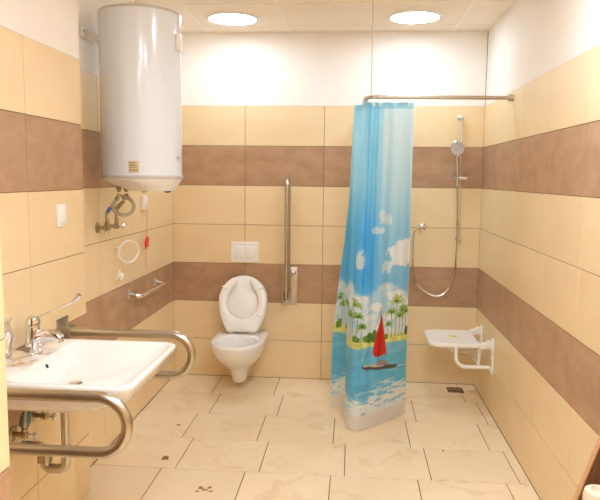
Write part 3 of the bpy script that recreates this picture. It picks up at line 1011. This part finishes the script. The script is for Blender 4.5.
def curtain():
    me = bpy.data.meshes.new('shower_curtain')
    co = np.stack([PX, PY, PZ], -1).reshape(-1, 3)
    idx = np.arange(NU*NV).reshape(NV, NU)
    q = np.stack([idx[:-1, :-1], idx[1:, :-1], idx[1:, 1:], idx[:-1, 1:]], -1).reshape(-1, 4)
    me.from_pydata(co.tolist(), [], q.tolist())
    ca = me.color_attributes.new('print', 'FLOAT_COLOR', 'POINT')
    rgba = np.ones((NU*NV, 4), np.float32)
    rgba[:, :3] = LC.reshape(-1, 3)
    ca.data.foreach_set('color', rgba.ravel())
    me.polygons.foreach_set('use_smooth', [True]*len(me.polygons))
    m = bpy.data.materials.new('printed_curtain')
    m.use_nodes = True
    N, L = m.node_tree.nodes, m.node_tree.links
    b = N['Principled BSDF']
    b.inputs['Roughness'].default_value = .42
    b.inputs['Specular IOR Level'].default_value = .35
    at = N.new('ShaderNodeAttribute')
    at.attribute_name = 'print'
    L.new(at.outputs['Color'], b.inputs['Base Color'])
    tr = N.new('ShaderNodeBsdfTranslucent')
    L.new(at.outputs['Color'], tr.inputs['Color'])
    mx = N.new('ShaderNodeMixShader')
    mx.inputs['Fac'].default_value = .5
    L.new(b.outputs[0], mx.inputs[1])
    L.new(tr.outputs[0], mx.inputs[2])
    L.new(mx.outputs[0], N['Material Output'].inputs['Surface'])
    me.materials.append(m)
    me.update()
    o = bpy.data.objects.new('shower_curtain', me)
    COL.objects.link(o)
    return tag(o, 'blue shower curtain printed with clouds, palm island and red sailboat', 'shower curtain')
curtain()

# curtain hooks, each through an eyelet of the heading
def hook(x, y, along_x, label):
    t = thing('curtain_hook', label, 'curtain hook', (x, y, 2.03), 'white hooks on the curtain rod')
    P = []
    for i in range(15):
        a = math.radians(-70+i*320/14)
        d = .0165*math.cos(a)
        P.append(V(x if along_x else x+d, y+d if along_x else y, RZ-.001+.0165*math.sin(a)))
    tail = V(x if along_x else x+.006, y-.004 if along_x else y, ztop-.02)
    MB().tube([tail, tail+V(0, 0, .018)]+P, .0024, 8).build('ring', M['wplastic'], t)
    MB().lathe([(.008, 0), (.008, .002), (.004, .003)], tail+V(0, -.006, .004), (0, -1, 0), n=14).build('eyelet', M['wplastic'], t)
hook(.328, RY, True, 'white hook at the free end of the blue curtain')
hook(.155, RY, True, 'white hook where the flat curtain panel meets the gathers')
hook(.118, RY, True, 'white hook just beside the ceiling hanger of the rod')
for y in (4.20, 4.27, 4.34, 4.42):
    hook(RX, y, False, 'white hook among the bunched curtain folds at the rod corner')

# fold-down shower seat
t = thing('shower_bench', 'white fold-down shower bench with lime sticker on the wall', 'shower bench', (XR, 4.55, .3))
SZ = .475
mb = MB()
def seat_ring(ins, z):
    return rrect(.528+ins, .868-ins, 4.345+ins, 4.765-ins, .02, z, r2=.075)
mb.loft([seat_ring(.012, SZ-.030), seat_ring(.002, SZ-.026), seat_ring(0, SZ-.012), seat_ring(.004, SZ-.003), seat_ring(.014, SZ), seat_ring(.03, SZ-.002)])
slab = mb.build('seat', M['wplastic'], t, smooth=40)
MB().box((.69, 4.535, SZ-.001), (.74, 4.575, SZ+.0008), .0005).build('sticker', M['yellow'], slab)
for y in (4.345, 4.745):
    MB().tube(fillet([(.705, y, SZ-.025), (.707, y, .318), (XR-.018, y, .318)], .07, 10), .0125, 14).build('support_leg', M['wplastic'], t)
    pl = MB()
    pl.box((XR-.012, y-.028, .275), (XR, y+.028, .515), .004)
    w = pl.build('wall_plate', M['wplastic'], t)
    hg = MB()
    hg.cyl((XR-.075, y-.02, SZ-.012), (XR-.075, y+.02, SZ-.012), .019, n=18)
    hg.box((XR-.075, y-.015, SZ-.028), (XR-.006, y+.015, SZ+.012), .006)
    hg.cyl((XR-.03, y-.022, SZ+.006), (XR-.03, y+.022, SZ+.006), .02, n=18)
    hg.build('hinge', M['wplastic'], t)
    for z in (.297, .385, .44, .505):
        MB().lathe([(.010, 0), (.010, .005), (.006, .009)], (XR-.011, y, z), (-1, 0, 0), n=14).build('bolt', M['wplastic'], w)
MB().box((.60, 4.40, SZ-.052), (.89, 4.71, SZ-.029), .008).build('underframe', M['lplastic'], t)
MB().cyl((.868, 4.40, SZ-.04), (.868, 4.40, .318), .009, n=12).build('brace', M['wplastic'], t)
MB().cyl((.868, 4.345, .318), (.868, 4.745, .318), .009, n=12).build('brace', M['wplastic'], t)

# floor drain
t = thing('floor_drain', 'square metal floor drain under the shower bench', 'floor drain', (.788, 4.83, 0))
MB().box((.73, 4.765, -.01), (.846, 4.89, .0015), .001, mat=0).build('frame', M['dark'], t)
gr = MB()
for i in range(6):
    gr.box((.738+i*.0175, 4.773, .001), (.738+i*.0175+.0085, 4.882, .0035), .0008)
gr.box((.738, 4.82, .001), (.838, 4.832, .0036), .0008)
gr.build('grate', M['brass'], t)

# dirt on the floor
def flake(name, label, x, y, rx, ry, n, seed, thick=.003, m='dirt'):
    r_ = random.Random(seed)
    k_ = [r_.uniform(.65, 1.15) for _ in range(n)]
    mb = MB()
    rg = []
    for sc_, z in ((1, 0.0002), (.96, thick*.6), (.6, thick)):
        rg.append([V(x+rx*k_[i]*sc_*math.cos(2*math.pi*i/n), y+ry*k_[i]*sc_*math.sin(2*math.pi*i/n), z) for i in range(n)])
    mb.loft(rg)
    o = mb.build(name, M[m])
    return tag(o, label, 'dirt')
flake('mud_flake', 'brown mud flake on the floor tile nearest the washbasin bar', -1.02, 3.437, .024, .030, 11, 3)
flake('mud_flake', 'faint small mud flake on the floor near the wall below the heater', -1.075, 3.924, .016, .014, 9, 5, .0008, 'dust')
flake('mud_flake', 'dark crumb of mud on the floor between curtain and shower bench', .548, 3.697, .008, .010, 8, 8)
for i, (dx, dy, a, b) in enumerate(((-.028, .022, .013, .014), (.018, .028, .013, .013), (-.005, .004, .022, .016), (.03, -.012, .012, .012), (-.036, -.018, .012, .012))):
    lb = ['upper left spot', 'upper right spot', 'middle spot', 'lower right spot', 'lower left spot'][i]
    o = flake('mud_spot', 'muddy ' + lb + ' of the five-spot print on the front floor', -.714+dx, 3.089+dy, a, b, 9, 20+i, .0008, 'dirt' if i in (0, 1) else 'dust')
    o['group'] = 'muddy print on the floor'

# leaning plank and white roll by the right wall
ang = math.radians(18)
dU, dW = V(math.sin(ang), 0, math.cos(ang)), V(math.cos(ang), 0, -math.sin(ang))
Cc = V(.534, 2.0, .047)
t = thing('wooden_plank', 'dark brown wooden plank with pale edge leaning on the tiled wall', 'plank', (.66, 2.0, 0))
def slab_(mb, w0, w1, l0, l1, y0, y1, bev=.002):
    MM = Matrix((( dW.x, 0, dU.x, Cc.x), (0, 1, 0, 0), (dW.z, 0, dU.z, Cc.z), (0, 0, 0, 1)))
    mb.box((w0, y0, l0), (w1, y1, l1), bev, 2, M=MM)
mb = MB(); slab_(mb, .007, .135, 0, .90, 2.0, 2.018); mb.build('board', M['wood'], t)
mb = MB(); slab_(mb, 0, .0068, 0, .90, 1.999, 2.019); mb.build('edge_strip', M['wood_edge'], t)
rb = V(.69, 1.90, 0)
o = MB().lathe([(.042, .001), (.046, .006), (.046, .645), (.042, .660), (.024, .665), (.018, .652), (.001, .650)], (.740, 1.90, 0), (0, 0, 1), n=32).build('paper_roll', M['white_paper'])
tag(o, 'white roll standing on end before the leaning brown plank', 'roll')

# ------------------------------------------------------------------ camera
f, yaw, pit, rol = 654.3273, .0799, .1105, .0105
c, s = math.cos(yaw), math.sin(yaw)
fw, rt, upv = V(-s, c, 0), V(c, s, 0), V(0, 0, 1)
FW = fw*math.cos(pit)-upv*math.sin(pit)
UP = upv*math.cos(pit)+fw*math.sin(pit)
R2 = rt*math.cos(rol)+UP*math.sin(rol)
U2 = UP*math.cos(rol)-rt*math.sin(rol)
cam = bpy.data.cameras.new('camera')
co = bpy.data.objects.new('camera', cam)
COL.objects.link(co)
co.matrix_world = Matrix(((R2.x, U2.x, -FW.x, 0), (R2.y, U2.y, -FW.y, 0), (R2.z, U2.z, -FW.z, 1.5671), (0, 0, 0, 1)))
cam.sensor_width = 36
cam.lens = f*36/600
cam.clip_start = .02
scn.camera = co

w = bpy.data.worlds.new('world')
w.use_nodes = True
w.node_tree.nodes['Background'].inputs['Color'].default_value = (.02, .02, .02, 1)
scn.world = w
vs = scn.view_settings
vs.view_transform = 'Standard'
vs.look = 'None'
vs.gamma = 1
vs.use_curve_mapping = False
vs.exposure = 1.78
scn.cycles.use_denoising = True
scn.cycles.max_bounces = 10
scn.cycles.diffuse_bounces = 7
scn.cycles.sample_clamp_indirect = 6
